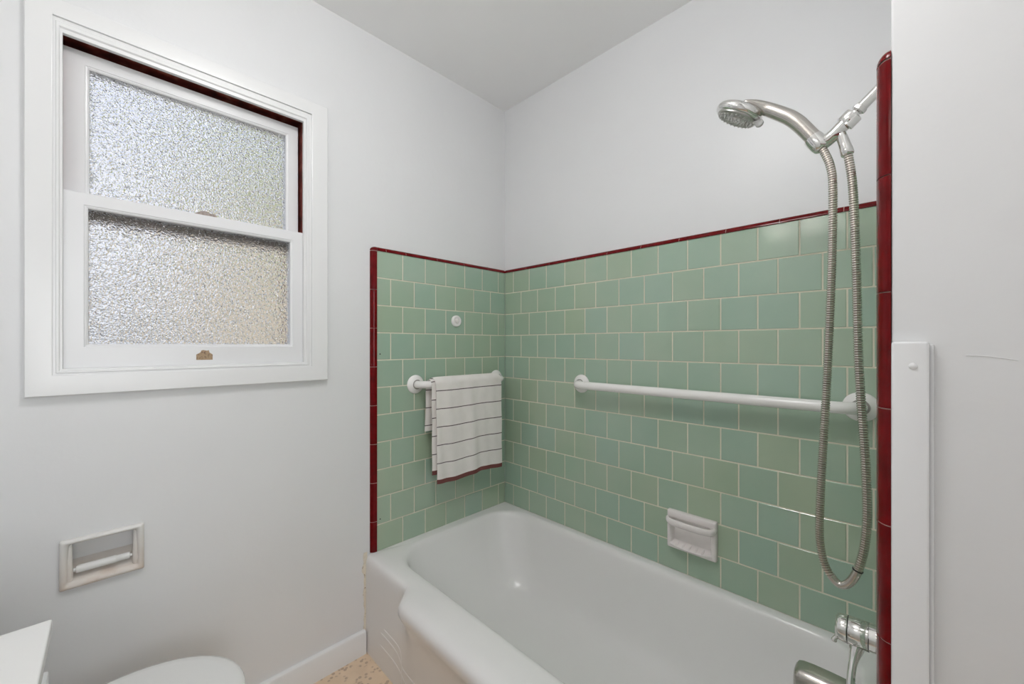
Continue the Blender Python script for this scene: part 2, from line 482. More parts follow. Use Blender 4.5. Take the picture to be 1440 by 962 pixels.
def mit4(bm, prof, o, sizes):
    """sizes scale the inset per side (left,right,bottom,top)"""
    rings = []
    for i, x in prof:
        l, r, b, t = (i*s for s in sizes)
        rings.append([bm.verts.new(q) for q in ((x, o[0]+l, o[2]+b), (x, o[1]-r, o[2]+b), (x, o[1]-r, o[3]-t), (x, o[0]+l, o[3]-t))])
    for a, b in zip(rings[:-1], rings[1:]): ring_faces(bm, a, b)
OUT = (-1.5993, -.8993, 1.0725, 2.0567)
mit4(bm, [(0, W), (0, .0055), (.04, .0080), (.95, .0080), (1.0, .0070), (1.0, -.0100)], OUT, (.0450, .0546, .0515, .0440))
obj('casing', bm, TRIM, win, smooth=30)
bm = NB()   # inner stop bead, stepped
INN = (-1.5543, -.9539, 1.1238, 2.0132)
mit4(bm, [(-.003, -.012), (-.003, .0015), (.0, .0020), (.30, .0015), (.36, .0045), (.62, .0045), (.72, .0012), (.97, .0005), (1.0, -.0005), (1.0, -.0110), (.98, -.0112)], INN, (.0162, .0251, .0155, .0340))
obj('stop_bead', bm, TRIM, win, smooth=30)
bm = NB()   # jambs, head and sill inside the wall, unpainted dark red
frame(bm, -.135, -.0112, -1.5575, -.9555, 1.1205, 2.0035, -1.5420, -.9735, 1.1290, 1.9960, 0)
obj('jamb', bm, DWOOD, win, smooth=0, label='dark red unpainted wooden jamb and track')
bm = NB()   # outer blind stop closing the track behind the upper sash
frame(bm, -.112, -.094, -1.5420, -.9735, 1.129, 1.996, -1.520, -.995, 1.150, 1.960, 0)
obj('outer_stop', bm, DWOOD, win, smooth=0, label='dark red unpainted outer stop')
bm = NB()   # sloped sill
bx(bm, -.19, -.115, -1.60, -.90, 1.095, 1.128, .003)
obj('window_sill', bm, TRIM, win)
def sash(name, xf, th, o, g, glass_x, m=SASHP):
    bm = NB(); bead = .0070
    prof = [(xf-th, 0), (xf-.001, 0), (xf, .001)]
    rings = []
    def rg(x, b): return [bm.verts.new((x, o[0]+(g[0]-o[0])*b[0]+b[1], o[2]+(g[2]-o[2])*b[0]+b[1])), bm.verts.new((x, o[1]+(g[1]-o[1])*b[0]-b[1], o[2]+(g[2]-o[2])*b[0]+b[1])),
                          bm.verts.new((x, o[1]+(g[1]-o[1])*b[0]-b[1], o[3]+(g[3]-o[3])*b[0]-b[1])), bm.verts.new((x, o[0]+(g[0]-o[0])*b[0]+b[1], o[3]+(g[3]-o[3])*b[0]-b[1]))]
    rings = [rg(xf-th, (0, 0)), rg(xf-.0015, (0, 0)), rg(xf, (0, .0015)), rg(xf, (1, -bead-.0012)), rg(xf-.0016, (1, -bead)), rg(xf-.0022, (1, -bead*.6)), rg(xf-.0045, (1, -.0008)), rg(glass_x+.001, (1, 0)), rg(glass_x-.008, (1, 0)), rg(xf-th, (1, 0))]
    for a, b in zip(rings[:-1], rings[1:]): ring_faces(bm, a, b)
    ring_faces(bm, rings[-1], rings[0])
    s = obj(name, bm, m, win, smooth=0)
    bm = NB(); bx(bm, glass_x-.004, glass_x, g[0]-.002, g[1]+.002, g[2]-.002, g[3]+.002)
    obj('glass_pane', bm, GLASS, s, smooth=0, label='pebbled obscure glass pane')
    return s
up = sash('upper_sash', -.050, .034, (-1.5415, -.9815, 1.567, 1.9755), (-1.4935, -1.0212, 1.604, 1.9335), -.058)
bm = NB(); bx(bm, -.086, -.050, -1.5415, -.9815, 1.533, 1.5665, .001); obj('meeting_rail', bm, speck('shaded_rail_brown', (.16, .12, .09), (.05, .035, .03), 60, .5), up, smooth=0, label='dark brown strip under the meeting rail, shade put into its colour')  # extra strip; darkness of the unlit rail is put into its colour
lo = sash('lower_sash', -.0125, .033, (-1.5395, -.9745, 1.1300, 1.5925), (-1.4945, -1.0180, 1.2010, 1.5535), -.0265)
def patch(x, pts, th, m, parent, lab):
    bm = NB(); a = [bm.verts.new((x, y, z)) for y, z in pts]; b = [bm.verts.new((x-th, y, z)) for y, z in pts]
    bm.faces.new(a); ring_faces(bm, a, b); obj('bare_patch', bm, m, parent, smooth=0, label=lab)
patch(-.0118, [(-1.2734, 1.1540), (-1.2339, 1.1537), (-1.2339, 1.1700), (-1.2415, 1.1755), (-1.2432, 1.1830), (-1.2480, 1.1815), (-1.2560, 1.1835), (-1.2610, 1.1825), (-1.2632, 1.1765), (-1.2734, 1.1700)], .001, PATCH, lo, 'tan bare patch where a sash lift was')
# chipped latch stub standing on the meeting rail
bm = NB()
pp = [(-1.279, 1.5915), (-1.272, 1.5975), (-1.262, 1.6030), (-1.250, 1.6055), (-1.243, 1.6030), (-1.238, 1.6000), (-1.231, 1.6025), (-1.225, 1.5990), (-1.222, 1.5935), (-1.230, 1.5915), (-1.250, 1.5900)]
a = [bm.verts.new((-.013, y, z-.001)) for y, z in pp]; b = [bm.verts.new((-.042, y*.9+-.125, z-.002)) for y, z in pp]
bm.faces.new(a); bm.faces.new(b); ring_faces(bm, a, b)
obj('latch_stub', bm, PATCH2, lo, smooth=0, label='grey-brown chipped remains of a sash latch')

# ------------------------------------------------------------------ outside the window
GRD = speck('concrete_path', (.42, .41, .38), (.30, .29, .27), 8, .5, .9)
STUC = speck('tan_stucco', (.80, .69, .52), (.64, .54, .40), 14, .5, .9)
LEAFM = speck('leaf_green', (.60, .64, .24), (.32, .40, .12), 6, .5, .6)
bm = NB(); bx(bm, -9, -.2, -8, 8, -.35, -.25); obj('ground_outside', bm, GRD, smooth=0, kind='structure')
bm = NB(); bx(bm, -3.1, -2.9, -1.0, 5.5, -.25, 2.12, .01)
bx(bm, -3.14, -2.86, -1.04, 5.5, 2.12, 2.18, .01)
o = obj('garden_wall', bm, STUC); o['label'] = 'tan stucco garden wall blurred behind the lower window pane'; o['category'] = 'wall'
sh = thing('garden_tree', 'yellow-green leafy tree blurred behind the upper window pane', 'tree', (-3.6, .6, -.25))
bm = NB()
tube(bm, [(-3.6, .6, -.25), (-3.58, .62, .9), (-3.62, .58, 2.2), (-3.6, .6, 3.0)], [.09, .075, .06, .03], 10)
obj('trunk', bm, speck('bark', (.14, .10, .07), (.06, .04, .03), 20, .5, .9), sh)
bm = NB()
for i in range(2600):
    th = random.uniform(0, 2*PI); ph = math.acos(random.uniform(-1, 1)); r = random.random()**.4
    c = Vector((-3.6 + .8*r*math.sin(ph)*math.cos(th), (.30) + 1.35*r*math.sin(ph)*math.sin(th), 3.05 + 1.05*r*math.cos(ph)))
    a = Vector((random.gauss(0, 1), random.gauss(0, 1), random.gauss(0, 1))).normalized(); b = a.orthogonal().normalized()
    l, w = .06, .028
    bm.faces.new([bm.verts.new(c-a*l), bm.verts.new(c+b*w), bm.verts.new(c+a*l), bm.verts.new(c-b*w)])
obj('foliage', bm, LEAFM, sh, smooth=0)

# ------------------------------------------------------------------ bathtub
tub = thing('bathtub', 'white enamelled built-in bathtub with a wide front rim below the green tiles', 'bathtub', (.73, -.37, 0))
def sstep(a, b, x):
    t = max(0, min(1, (x-a)/(b-a))); return t*t*(3-2*t)
def rrect(x0, x1, y0, y1, r, z, nx=60, ny=26, nc=12, bul=0., rs=None):
    """front side is y0; runs counter-clockwise from front-left"""
    rs = rs or (r, r, r, r)
    pts = []
    def line(a, b, n):
        for i in range(n): pts.append((a[0]+(b[0]-a[0])*i/n, a[1]+(b[1]-a[1])*i/n))
    def arc(cx, cy, a0, rr):
        for i in range(nc):
            a = a0 + PI/2*i/nc; pts.append((cx+rr*math.cos(a), cy+rr*math.sin(a)))
    line((x0+rs[0], y0), (x1-rs[1], y0), nx); arc(x1-rs[1], y0+rs[1], -PI/2, rs[1])
    line((x1, y0+rs[1]), (x1, y1-rs[2]), ny); arc(x1-rs[2], y1-rs[2], 0, rs[2])
    line((x1-rs[2], y1), (x0+rs[3], y1), nx); arc(x0+rs[3], y1-rs[3], PI/2, rs[3])
    line((x0, y1-rs[3]), (x0, y0+rs[0]), ny); arc(x0+rs[0], y0+rs[0], PI, rs[0])
    out = []
    for x, y in pts:
        if bul and y < (y0+y1)/2:
            f = sstep(.275, .345, x)*(1-sstep(1.125, 1.195, x))
            if abs(y-y0) < .02: y -= bul*f
        out.append((x, y, z))
    return out
bm = NB()
X0, X1, YB = -.0115, FX+.0005, .0005
outer = [(0, -.750, .002), (.03, -.750, .002), (.12, -.750, .003), (.18, -.750, .006), (.22, -.750, .012), (.25, -.750, .019), (.275, -.750, .028), (.295, -.750, .038), (.312, -.750, .047),
         (.328, -.750, .055), (.342, -.7495, .058), (.354, -.748, .058), (.363, -.745, .055), (.370, -.740, .049), (.374, -.733, .041), (.3762, -.724, .031)]
rings = [rrect(X0, X1, y0, YB, .004, z, bul=b) for z, y0, b in outer]
inner = [(.3772, .038, 1.422, -.690, -.022, .15), (.3765, .043, 1.418, -.680, -.027, .15), (.3735, .048, 1.414, -.672, -.033, .15), (.366, .053, 1.410, -.667, -.038, .15),
         (.352, .058, 1.407, -.663, -.043, .15), (.30, .074, 1.401, -.653, -.052, .15), (.24, .098, 1.393, -.641, -.063, .15), (.18, .127, 1.383, -.627, -.076, .145),
         (.13, .156, 1.372, -.612, -.090, .14), (.10, .180, 1.362, -.598, -.104, .13), (.078, .208, 1.348, -.580, -.122, .12), (.064, .245, 1.326, -.555, -.147, .11), (.057, .30, 1.290, -.520, -.185, .10), (.054, .40, 1.22, -.46, -.25, .08)]
for z, a, b, c, d, r in inner: rings.append(rrect(a, b, c, d, r, z, rs=(r*1.0, r*.7, r*.7, r*1.0)))
vr = [[bm.verts.new(q) for q in R] for R in rings]
for a, b in zip(vr[:-1], vr[1:]): ring_faces(bm, a, b)
bm.faces.new(vr[-1])
obj('basin', bm, TUBM, tub, smooth=60)
# raised ribs pressed into the apron
def apron_y(x, z):
    f = sstep(.275, .345, x)*(1-sstep(1.125, 1.195, x))
    for (z0, y0, b0), (z1, y1, b1) in zip(outer[:-1], outer[1:]):
        if z0 <= z <= z1:
            t = (z-z0)/(z1-z0); return y0+(y1-y0)*t-(b0+(b1-b0)*t)*f
    return -.75
def rib(pts):
    bm = NB(); P2 = spline([(x, 0, z) for x, z in pts], 8)
    P3 = [Vector((p.x, apron_y(p.x, p.z)+.0028, p.z)) for p in P2]
    n = len(P3); tube(bm, P3, [.0045*min(1, .25+i/6, .25+(n-1-i)/6) for i in range(n)], 10)
    obj('apron_rib', bm, TUBM, tub)
rib([(.118, .158), (.17, .157), (.225, .1545), (.252, .146), (.262, .125), (.264, .095), (.262, .05), (.264, .02)])
rib([(.092, .134), (.15, .133), (.20, .130), (.238, .122), (.255, .108), (.268, .094), (.30, .088), (.45, .087), (1.10, .087)])
rib([(.090, .086), (.15, .0855), (.21, .082), (.250, .072), (.275, .058), (.31, .051), (.45, .050), (1.10, .050)])
# drain
bm = NB(); lathe(bm, [(.001, .004), (.018, .004), (.030, .003), (.034, .0)], (1.16, -.355, .0542), (0, 0, 1), 32)
obj('drain', bm, CHROME, tub, label='chrome drain ring')

# ------------------------------------------------------------------ grab bars
def flange_bar(name, label, mp, u0, u1, z, r, off, fr, group=None):
    t = thing(name, label, 'grab bar', mp(u0, z, 0), group)
    s = 1 if u1 > u0 else -1
    br = .042
    pts = [mp(u0, z, .004)]
    for i in range(9):
        a = PI/2*i/8; pts.append(mp(u0+s*br*(1-math.cos(a)), z, off-br+br*math.sin(a)))
    for i in range(1, 12): pts.append(mp(u0+s*br+(u1-u0-2*s*br)*i/12, z, off))
    for i in range(9):
        a = PI/2*(1-i/8); pts.append(mp(u1-s*br*(1-math.cos(a)), z, off-br+br*math.sin(a)))
    pts.append(mp(u1, z, .004))
    bm = NB(); tube(bm, pts, r, 28); obj('bar', bm, BARP, t, smooth=50)
    o0 = Vector(mp(0, 0, 0)); ax = Vector(mp(0, 0, 1))-o0
    for u in (u0, u1):
        bm = NB()
        lathe(bm, [(fr, .0003), (fr, .002), (fr-.002, .005), (fr-.008, .009), (fr-.016, .0125), (r+.006, .0135), (r+.004, .0155), (r+.0005, .0158)], mp(u, z, 0), ax, 48, caps=True)
        f = obj('flange', bm, BARP, t, smooth=50)
        bm = NB(); lathe(bm, [(r+.0045, 0), (r+.0045, .0006), (r-.001, .0006)], mp(u, z, .0155), ax, 40)
        obj('flange_seam', bm, BLACK if False else speck('seam_grey', (.34, .32, .30), (.22, .2, .2), 50, .5), f)
    return t
flange_bar('grab_bar', 'long white tubular grab bar on the right-hand green tiled wall', mR, .4829, 1.4040, CZ-.1712, .0165, .060, .0400)
flange_bar('grab_bar', 'short white tubular bar on the window-side tiled wall holding the towel', mL, .5345, .0650, CZ-.1700, .0160, .060, .0400)

# ------------------------------------------------------------------ towel
def towel_layer(bm, uvl, xf, y0, y1, zbot, rtop, zb, xb, th, sofs, amp, flip=0):
    """closed cross-section cloth: front drop, over the bar, back drop"""
    cz, cx = CZ-.1700, .060
    path = []   # (x, z)
    nf = 40
    ztop = cz
    for i in range(nf): 
        t = i/nf; z = zbot + (ztop-zbot)*t
        x = xf + (cx+rtop-xf)*(t**3)
        path.append((x, z))
    for i in range(15):
        a = PI*i/14; path.append((cx+rtop*math.cos(a), cz+rtop*math.sin(a)*1.0))
    for i in range(1, 16):
        t = i/15; path.append((cx-rtop+(xb-cx+rtop)*t, cz+(zb-cz)*t))
    S = [0]
    for a, b in zip(path[:-1], path[1:]): S.append(S[-1]+math.hypot(b[0]-a[0], b[1]-a[1]))
    ny = 36
    def off(i, y, s):
        drop = max(0, 1-s/.44) if s < .44 else 0
        return amp*drop*(.6*math.sin((y-y0)*34+1.1)+.4*math.sin((y-y0)*71+.3+s*6)) + (.0016*math.sin((y-y0)*58+2+s*3)+.0012*math.sin((y-y0)*97+s*7) if s < .42 else 0), amp*.9*drop*math.sin((y-y0)*22+2.4)
    G = []
    for side in (0, 1):
        g = []
        for i, (x, z) in enumerate(path):
            a = path[max(i-1, 0)]; b = path[min(i+1, len(path)-1)]
            tx, tz = b[0]-a[0], b[1]-a[1]; L = math.hypot(tx, tz); nx_, nz = tz/L, -tx/L
            row = []
            for j in range(ny+1):
                v = j/ny
                edge = 1-abs(2*v-1)**14
                hth = th/2*(.25+.75*edge)
                dx, dz = off(i, y0+(y1-y0)*v, S[i])
                sg = 1 if side == 0 else -1
                wob = .0012*math.sin(S[i]*37+j*.0) * (1 if v in (0, 1) else 0)
                row.append((bm.verts.new((x+nx_*hth*sg+dx, y0+(y1-y0)*v+wob, z+nz*hth*sg+dz*(1 if i < nf else 0))), (v, S[i]+sofs)))
            g.append(row)
        G.append(g)
    def face(q):
        f = bm.faces.new([a[0] for a in q])
        for l, a in zip(f.loops, q): l[uvl].uv = a[1]
    for g in G:
        for i in range(len(g)-1):
            for j in range(ny): face((g[i][j], g[i][j+1], g[i+1][j+1], g[i+1][j]))
    a, b = G
    for i in range(len(a)-1):
        face((a[i][0], a[i+1][0], b[i+1][0], b[i][0])); face((a[i][ny], a[i+1][ny], b[i+1][ny], b[i][ny]))
    for j in range(ny):
        face((a[0][j], a[0][j+1], b[0][j+1], b[0][j])); face((a[-1][j], a[-1][j+1], b[-1][j+1], b[-1][j]))
tw = thing('hand_towel', 'white towel with thin dark stripes and maroon hem folded over the short white bar', 'towel', (.09, -.3, .615))
bm = NB(); uvl = bm.loops.layers.uv.new('UVMap')
towel_layer(bm, uvl, .0925, -.4905, -.1130, CZ-.5885, .0275, CZ-.345, .0225, .0085, 0, .0050)
obj('front_fold', bm, TOWEL, tw, smooth=60)
bm = NB(); uvl = bm.loops.layers.uv.new('UVMap')
towel_layer(bm, uvl, .0800, -.5060, -.1180, CZ-.5500, .0205, CZ-.372, .0300, .0060, 0, .0035)
obj('inner_fold', bm, TOWEL, tw, smooth=60)

# ------------------------------------------------------------------ round cap on the tiles
t = thing('wall_hook', 'small round white knob on the window-side green tiles above the towel', 'hook', (0, -.3190, CZ+.1095))
bm = NB(); lathe(bm, [(.0265, .0002), (.0265, .006), (.0245, .010), (.020, .0115), (.0155, .010), (.0145, .0085)], (0, -.3190, CZ+.1095), (1, 0, 0), 40, False)
lathe(bm, [(.0145, .0085), (.0001, .0085)], (0, -.3190, CZ+.1095), (1, 0, 0), 40, False)
obj('rosette', bm, BARP, t, smooth=50)
bm = NB(); lathe(bm, [(.0105, .0085), (.0105, .013), (.0085, .0150), (.004, .0156), (.0005, .0157)], (0, -.3190, CZ+.1095), (1, 0, 0), 32, False)
obj('cap', bm, CERW, t, smooth=50)

# ------------------------------------------------------------------ soap dish
sx0, sx1, sz0, sz1 = .8700, 1.0385, CZ-.7370, CZ-.6020
t = thing('soap_dish', 'white ceramic soap dish with a grip bar on the right-hand tiles above the tub', 'soap dish', ((sx0+sx1)/2, 0, sz0))
bm = NB()
def rr2(x0, x1, z0, z1, r, d, n=6):
    pts = []
    for cx, cz, a0 in ((x1-r, z0+r, -PI/2), (x1-r, z1-r, 0), (x0+r, z1-r, PI/2), (x0+r, z0+r, PI)):
        for i in range(n+1):
            a = a0+PI/2*i/n; pts.append((cx+r*math.cos(a), -d, cz+r*math.sin(a)))
    return pts
dp = [(0, .004, .0003), (0, .004, .012), (.0015, .005, .0165), (.005, .006, .019), (.0125, .006, .0195), (.016, .008, .0170), (.0185, .010, .010), (.022, .012, .0035)]
R = []
for i, r, d in dp:
    bt = .0035 if i > .01 else 0
    R.append([bm.verts.new(q) for q in rr2(sx0+i, sx1-i, sz0+i-bt*0, sz1-i-(.008 if i > .01 else 0), r, d)])
for a, b in zip(R[:-1], R[1:]): ring_faces(bm, a, b)
bm.faces.new(R[-1])
obj('body', bm, SOAPC, t, smooth=50)
bm = NB()   # projecting tray at the bottom
prof = [(.0035, .030), (.010, .026), (.026, .0215), (.034, .0200), (.0365, .0165), (.034, .0120), (.019, .0060)]
rws = []
for k in range(25):
    v = k/24; x = sx0+.013+(sx1-sx0-.026)*v; e = math.sin(PI*min(1, max(0, v)))**.25 if 0 < v < 1 else .35
    rws.append([bm.verts.new((x, -(.003+(d-.003)*max(e, .55)), sz0+z)) for d, z in prof])
for a, b in zip(rws[:-1], rws[1:]): ring_faces(bm, a, b)
bm.faces.new(rws[0]); bm.faces.new(rws[-1])
obj('tray', bm, SOAPC, t, smooth=60)
for k in range(5):
    x = sx0+.040+k*.022; bm = NB()
    tube(bm, [(x, -.006, sz0+.0262), (x, -.018, sz0+.0240), (x, -.028, sz0+.0218), (x, -.0335, sz0+.0195)], [.0015, .0028, .0030, .0015], 10)
    obj('tray_ridge', bm, SOAPC, t)
bm = NB()
zb_ = sz1-.0320
pp = spline([(sx0+.0065, -.010, zb_+.003), (sx0+.0075, -.025, zb_+.001), (sx0+.022, -.038, zb_), (sx0+.06, -.041, zb_-.001), (sx1-.06, -.041, zb_-.001), (sx1-.022, -.038, zb_), (sx1-.0075, -.025, zb_+.001), (sx1-.0065, -.010, zb_+.003)], 6)
tube(bm, pp, .0098, 18, squash=[(1.2, .8)]*len(pp), up=(0, 0, 1))
obj('grip_bar', bm, SOAPC, t, smooth=60)

# ------------------------------------------------------------------ toilet paper holder (set into the wall)
py0, py1, pz0, pz1 = -1.5445, -1.3880, CZ-.6185, CZ-.4935
t = thing('toilet_paper_holder', 'recessed cream ceramic toilet paper holder with an empty white roller, below the window', 'toilet paper holder', (0, (py0+py1)/2, pz0))
bm = NB()
def rrx(y0, y1, z0, z1, r, x, n=5):
    return [(x, q[0], q[2]) for q in rr2(y0, y1, z0, z1, r, 0, n)]
dp = [(0, .004, W+.0002), (0, .004, -.004), (.002, .004, .000), (.006, .005, .0025), (.010, .005, .0015), (.014, .005, -.003), (.0165, .006, -.010), (.0175, .008, -.030), (.018, .010, -.055)]
R = [[bm.verts.new(q) for q in rrx(py0+i, py1-i, pz0+i+(.004 if i > .012 else 0), pz1-i*.85, r, x)] for i, r, x in dp]
for a, b in zip(R[:-1], R[1:]): ring_faces(bm, a, b)
obj('surround', bm, TPHM, t, smooth=50)
bm = NB()
q = [bm.verts.new(v) for v in rrx(py0+.017, py1-.017, pz0+.019, pz1-.014, .010, -.056)]; bm.faces.new(q)
bx(bm, -.062, -.0562, py0+.016, py1-.016, pz0+.016, pz1-.012)
obj('niche_back', bm, PART_WALL, t, smooth=0, label='grey painted niche back')
bm = NB()   # ceramic scoop at the bottom of the niche
rws = []
for y in (py0+.0165, py1-.0165):
    rws.append([bm.verts.new((x, y, z)) for x, z in ((-.002, pz0+.016), (-.008, pz0+.020), (-.020, pz0+.026), (-.036, pz0+.036), (-.050, pz0+.050), (-.0555, pz0+.056), (-.0555, pz0+.010), (-.002, pz0+.010))])
ring_faces(bm, *rws); bm.faces.new(rws[0]); bm.faces.new(rws[1])
obj('scoop', bm, TPHM, t, smooth=50)
for y in (py0+.0170, py1-.0170):
    bm = NB(); tube(bm, [(-.010, y, pz0+.016), (-.008, y, pz0+.035), (-.010, y, pz0+.07), (-.015, y, pz1-.014)], [.0065, .0070, .0060, .0050], 16)
    obj('side_post', bm, TPHM, t, smooth=50)
bm = NB()
yc0, yc1, rz, rx = py0+.0225, py1-.0225, CZ-.5755, -.0125
lathe(bm, [(.0035, 0), (.0045, .002), (.0045, .005), (.0085, .0065), (.0094, .010), (.0097, .014), (.0097, .078), (.0090, .0785), (.0086, .079), (.0086, yc1-yc0-.010), (.0080, yc1-yc0-.0065), (.0040, yc1-yc0-.005), (.0040, yc1-yc0-.002), (.0030, yc1-yc0)], (rx, yc0, rz), (0, 1, 0), 28)
obj('roller', bm, TOILM, t, smooth=45, label='white telescoping plastic roller')

# ------------------------------------------------------------------ shower
SY = -.36
def sp(x, z, y=SY): return Vector((x, y, z))
arm = thing('shower_mount', 'chrome shower pipe and swivel bracket coming from the wall behind the red edge tiles', 'shower arm', (PX, SY, 1.735))
bm = NB(); lathe(bm, [(.030, .0002), (.030, .002), (.024, .008), (.014, .011), (.0105, .012)], (PX, SY, 1.738), (-1, 0, 0), 36)
obj('wall_flange', bm, CHROME, arm)
bm = NB()
pp = spline([sp(PX-.002, 1.7385), sp(1.466, 1.7270), sp(1.4503, 1.7110), sp(1.4345, 1.6965), sp(1.4265, 1.6890)], 5)
tube(bm, pp, .0105, 24); obj('pipe', bm, CHROME, arm, smooth=50)
dv = (sp(1.3683, 1.6342)-sp(1.4209, 1.6834)).normalized()      # along the bracket, away from the wall
p0 = sp(1.4290, 1.6915)
bm = NB(); lathe(bm, [(.0100, 0), (.0125, .001), (.0130, .004), (.0130, .009), (.0105, .011), (.0080, .0125)], p0, dv, 8)
obj('hex_nut', bm, CHROME, arm, smooth=20)
bm = NB(); lathe(bm, [(.0070, .011), (.0082, .0135), (.0075, .017), (.0060, .020)], p0, dv, 28); obj('ball_joint', bm, CHROME, arm, smooth=60)
bm = NB(); lathe(bm, [(.0100, .0165), (.0165, .0175), (.0172, .020), (.0172, .036), (.0160, .0385), (.0120, .0392)], p0, dv, 36); obj('swivel_collar', bm, CHROME, arm, smooth=40)
nv = Vector((dv.z, 0, -dv.x))
if nv.z > 0: nv = -nv
bm = NB(); c = p0+dv*.0300+nv*.0085+Vector((0, -.004, 0))
lathe(bm, [(.0085, -.012), (.0112, -.0105), (.0112, .0105), (.0085, .012)], c, dv, 32); obj('diverter_knob', bm, CHROME, arm, smooth=40)
bm = NB()
q0 = p0+dv*.038; pp = spline([q0, q0+dv*.010, q0+dv*.025, sp(1.3690, 1.6400), sp(1.3600, 1.6400)], 4)
tube(bm, pp, [.0135]*(len(pp)-6)+[.0140, .0145, .0150, .0155, .0158, .0158], 24)
obj('bracket_arm', bm, CHROME, arm, smooth=60)
# holder cup that grips the handle end
hv = (sp(1.3530, 1.6470)-sp(1.3340, 1.6770)).normalized()
bm = NB(); lathe(bm, [(.0150, -.006), (.0176, -.005), (.0182, .003), (.0176, .017), (.0158, .026), (.0125, .029), (.0105, .0295)], sp(1.3500, 1.6505), hv, 36)
obj('holder_cup', bm, CHROME, arm, smooth=50)
# elbow outlet feeding the hose
e0 = sp(1.3960, 1.6430); e1 = sp(1.4062, 1.6000); ev = (e1-e0).normalized()
bm = NB(); lathe(bm, [(.0070, -.014), (.0085, -.004), (.0092, 0), (.0100, .012), (.0105, .024), (.0109, .0255), (.0109, .030), (.0114, .032), (.0114, .044), (.0100, .046), (.0085, .0465)], e0, ev, 32)
obj('hose_outlet', bm, CHROME, arm, smooth=40)

hs = thing('hand_shower', 'chrome hand shower with round spray head resting in the bracket', 'shower head', sp(1.21, 1.76))
bm = NB()
hp = [(1.2080, 1.7820), (1.2250, 1.7775), (1.2400, 1.7700), (1.2560, 1.7590), (1.2730, 1.7455), (1.2904, 1.7308), (1.3050, 1.7175), (1.3200, 1.6995), (1.3340, 1.6785), (1.3430, 1.6640), (1.3505, 1.6520)]
hr = [.0060, .0100, .0128, .0142, .0150, .0153, .0156, .0157, .0155, .0152, .0150]
pp = spline([sp(*q) for q in hp], 5)
rr = []
for i in range(len(pp)):
    f = i/5; k = min(int(f), len(hr)-2); rr.append(hr[k]+(hr[k+1]-hr[k])*(f-k))
tube(bm, pp, rr, 28, squash=[(1, 1.0+3.2*max(0, 1-i/17)**1.5) for i in range(len(pp))], up=(0, 0, 1))
obj('handle', bm, CHROME2, hs, smooth=60)
# head: shallow dome, facing down and away from the wall
nf = Vector((-.50, -.03, -.866)).normalized()
hc = sp(1.1960, 1.7610)
bm = NB(); lathe(bm, [(.0490, .0), (.0525, -.002), (.0545, -.007), (.0545, -.012), (.0520, -.0175), (.0450, -.0225), (.0350, -.0265), (.0220, -.0295), (.0080, -.0305), (.0005, -.0306)], hc, nf, 56)
obj('head_shell', bm, CHROME, hs, smooth=50)
bm = NB(); lathe(bm, [(.0465, -.001), (.0465, .003), (.0440, .0055), (.0380, .0062), (.0360, .0048), (.0200, .0048), (.0185, .0065), (.0040, .0065)], hc, nf, 56)
fc = obj('spray_face', bm, NOZ, hs, smooth=40)
u = nf.orthogonal().normalized(); w = nf.cross(u)
bm = NB()
for rad, n_ in ((.041, 26), (.033, 18), (.025, 14), (.0145, 9), (.006, 4)):
    for k in range(n_):
        a = 2*PI*k/n_; c = hc+(u*math.cos(a)+w*math.sin(a))*rad+nf*.0045
        lathe(bm, [(.0019, 0), (.0016, .003), (.0007, .0040)], c, nf, 8)
obj('nozzles', bm, BLACK if False else ceramic('nozzle_rubber', (.55, .54, .52), .35, .02), fc, smooth=40)
td = (Vector((1, 0, 0))-nf*nf.x).normalized()
bm = NB(); c = hc+td*.0500+nf*.004
lathe(bm, [(.0005, -.004), (.0070, -.0035), (.0090, -.001), (.0090, .003), (.0070, .0055), (.0005, .006)], c+td*.008, (0, 1, 0), 24)
bx(bm, c.x-.006, c.x+.006, c.y-.004, c.y+.004, c.z-.003, c.z+.003, .001)
obj('mode_tab', bm, ceramic('clear_grey_plastic', (.62, .62, .61), .1, .02), hs, smooth=50, label='small pale plastic spray selector tab')

ho = thing('shower_hose', 'ribbed steel shower hose hanging in a long loop over the tub', 'hose', sp(1.40, 1.60))
hpts = [(1.3610, 1.6330), (1.3700, 1.6100), (1.3780, 1.582), (1.3822, 1.539), (1.3812, 1.405), (1.3768, 1.253), (1.3702, 1.084), (1.3634, .944), (1.3585, .803), (1.3622, .745), (1.3720, .712), (1.3876, .6915), (1.4004, .6915), (1.4130, .708), (1.4242, .74), (1.4331, .79), (1.4369, .857), (1.4342, .959), (1.4287, 1.06), (1.4231, 1.177), (1.4203, 1.325), (1.4164, 1.474), (1.4125, 1.549), (1.4060, 1.604)]
yo = lambda i: SY - .004*math.sin(i*.5)
fine = spline([Vector((x, yo(i), z)) for i, (x, z) in enumerate(hpts)], 40)
L = [0]
for a, b in zip(fine[:-1], fine[1:]): L.append(L[-1]+(b-a).length)
def at(s):
    import bisect
    i = min(max(bisect.bisect_right(L, s)-1, 0), len(L)-2); t = (s-L[i])/(L[i+1]-L[i]); return fine[i].lerp(fine[i+1], t)
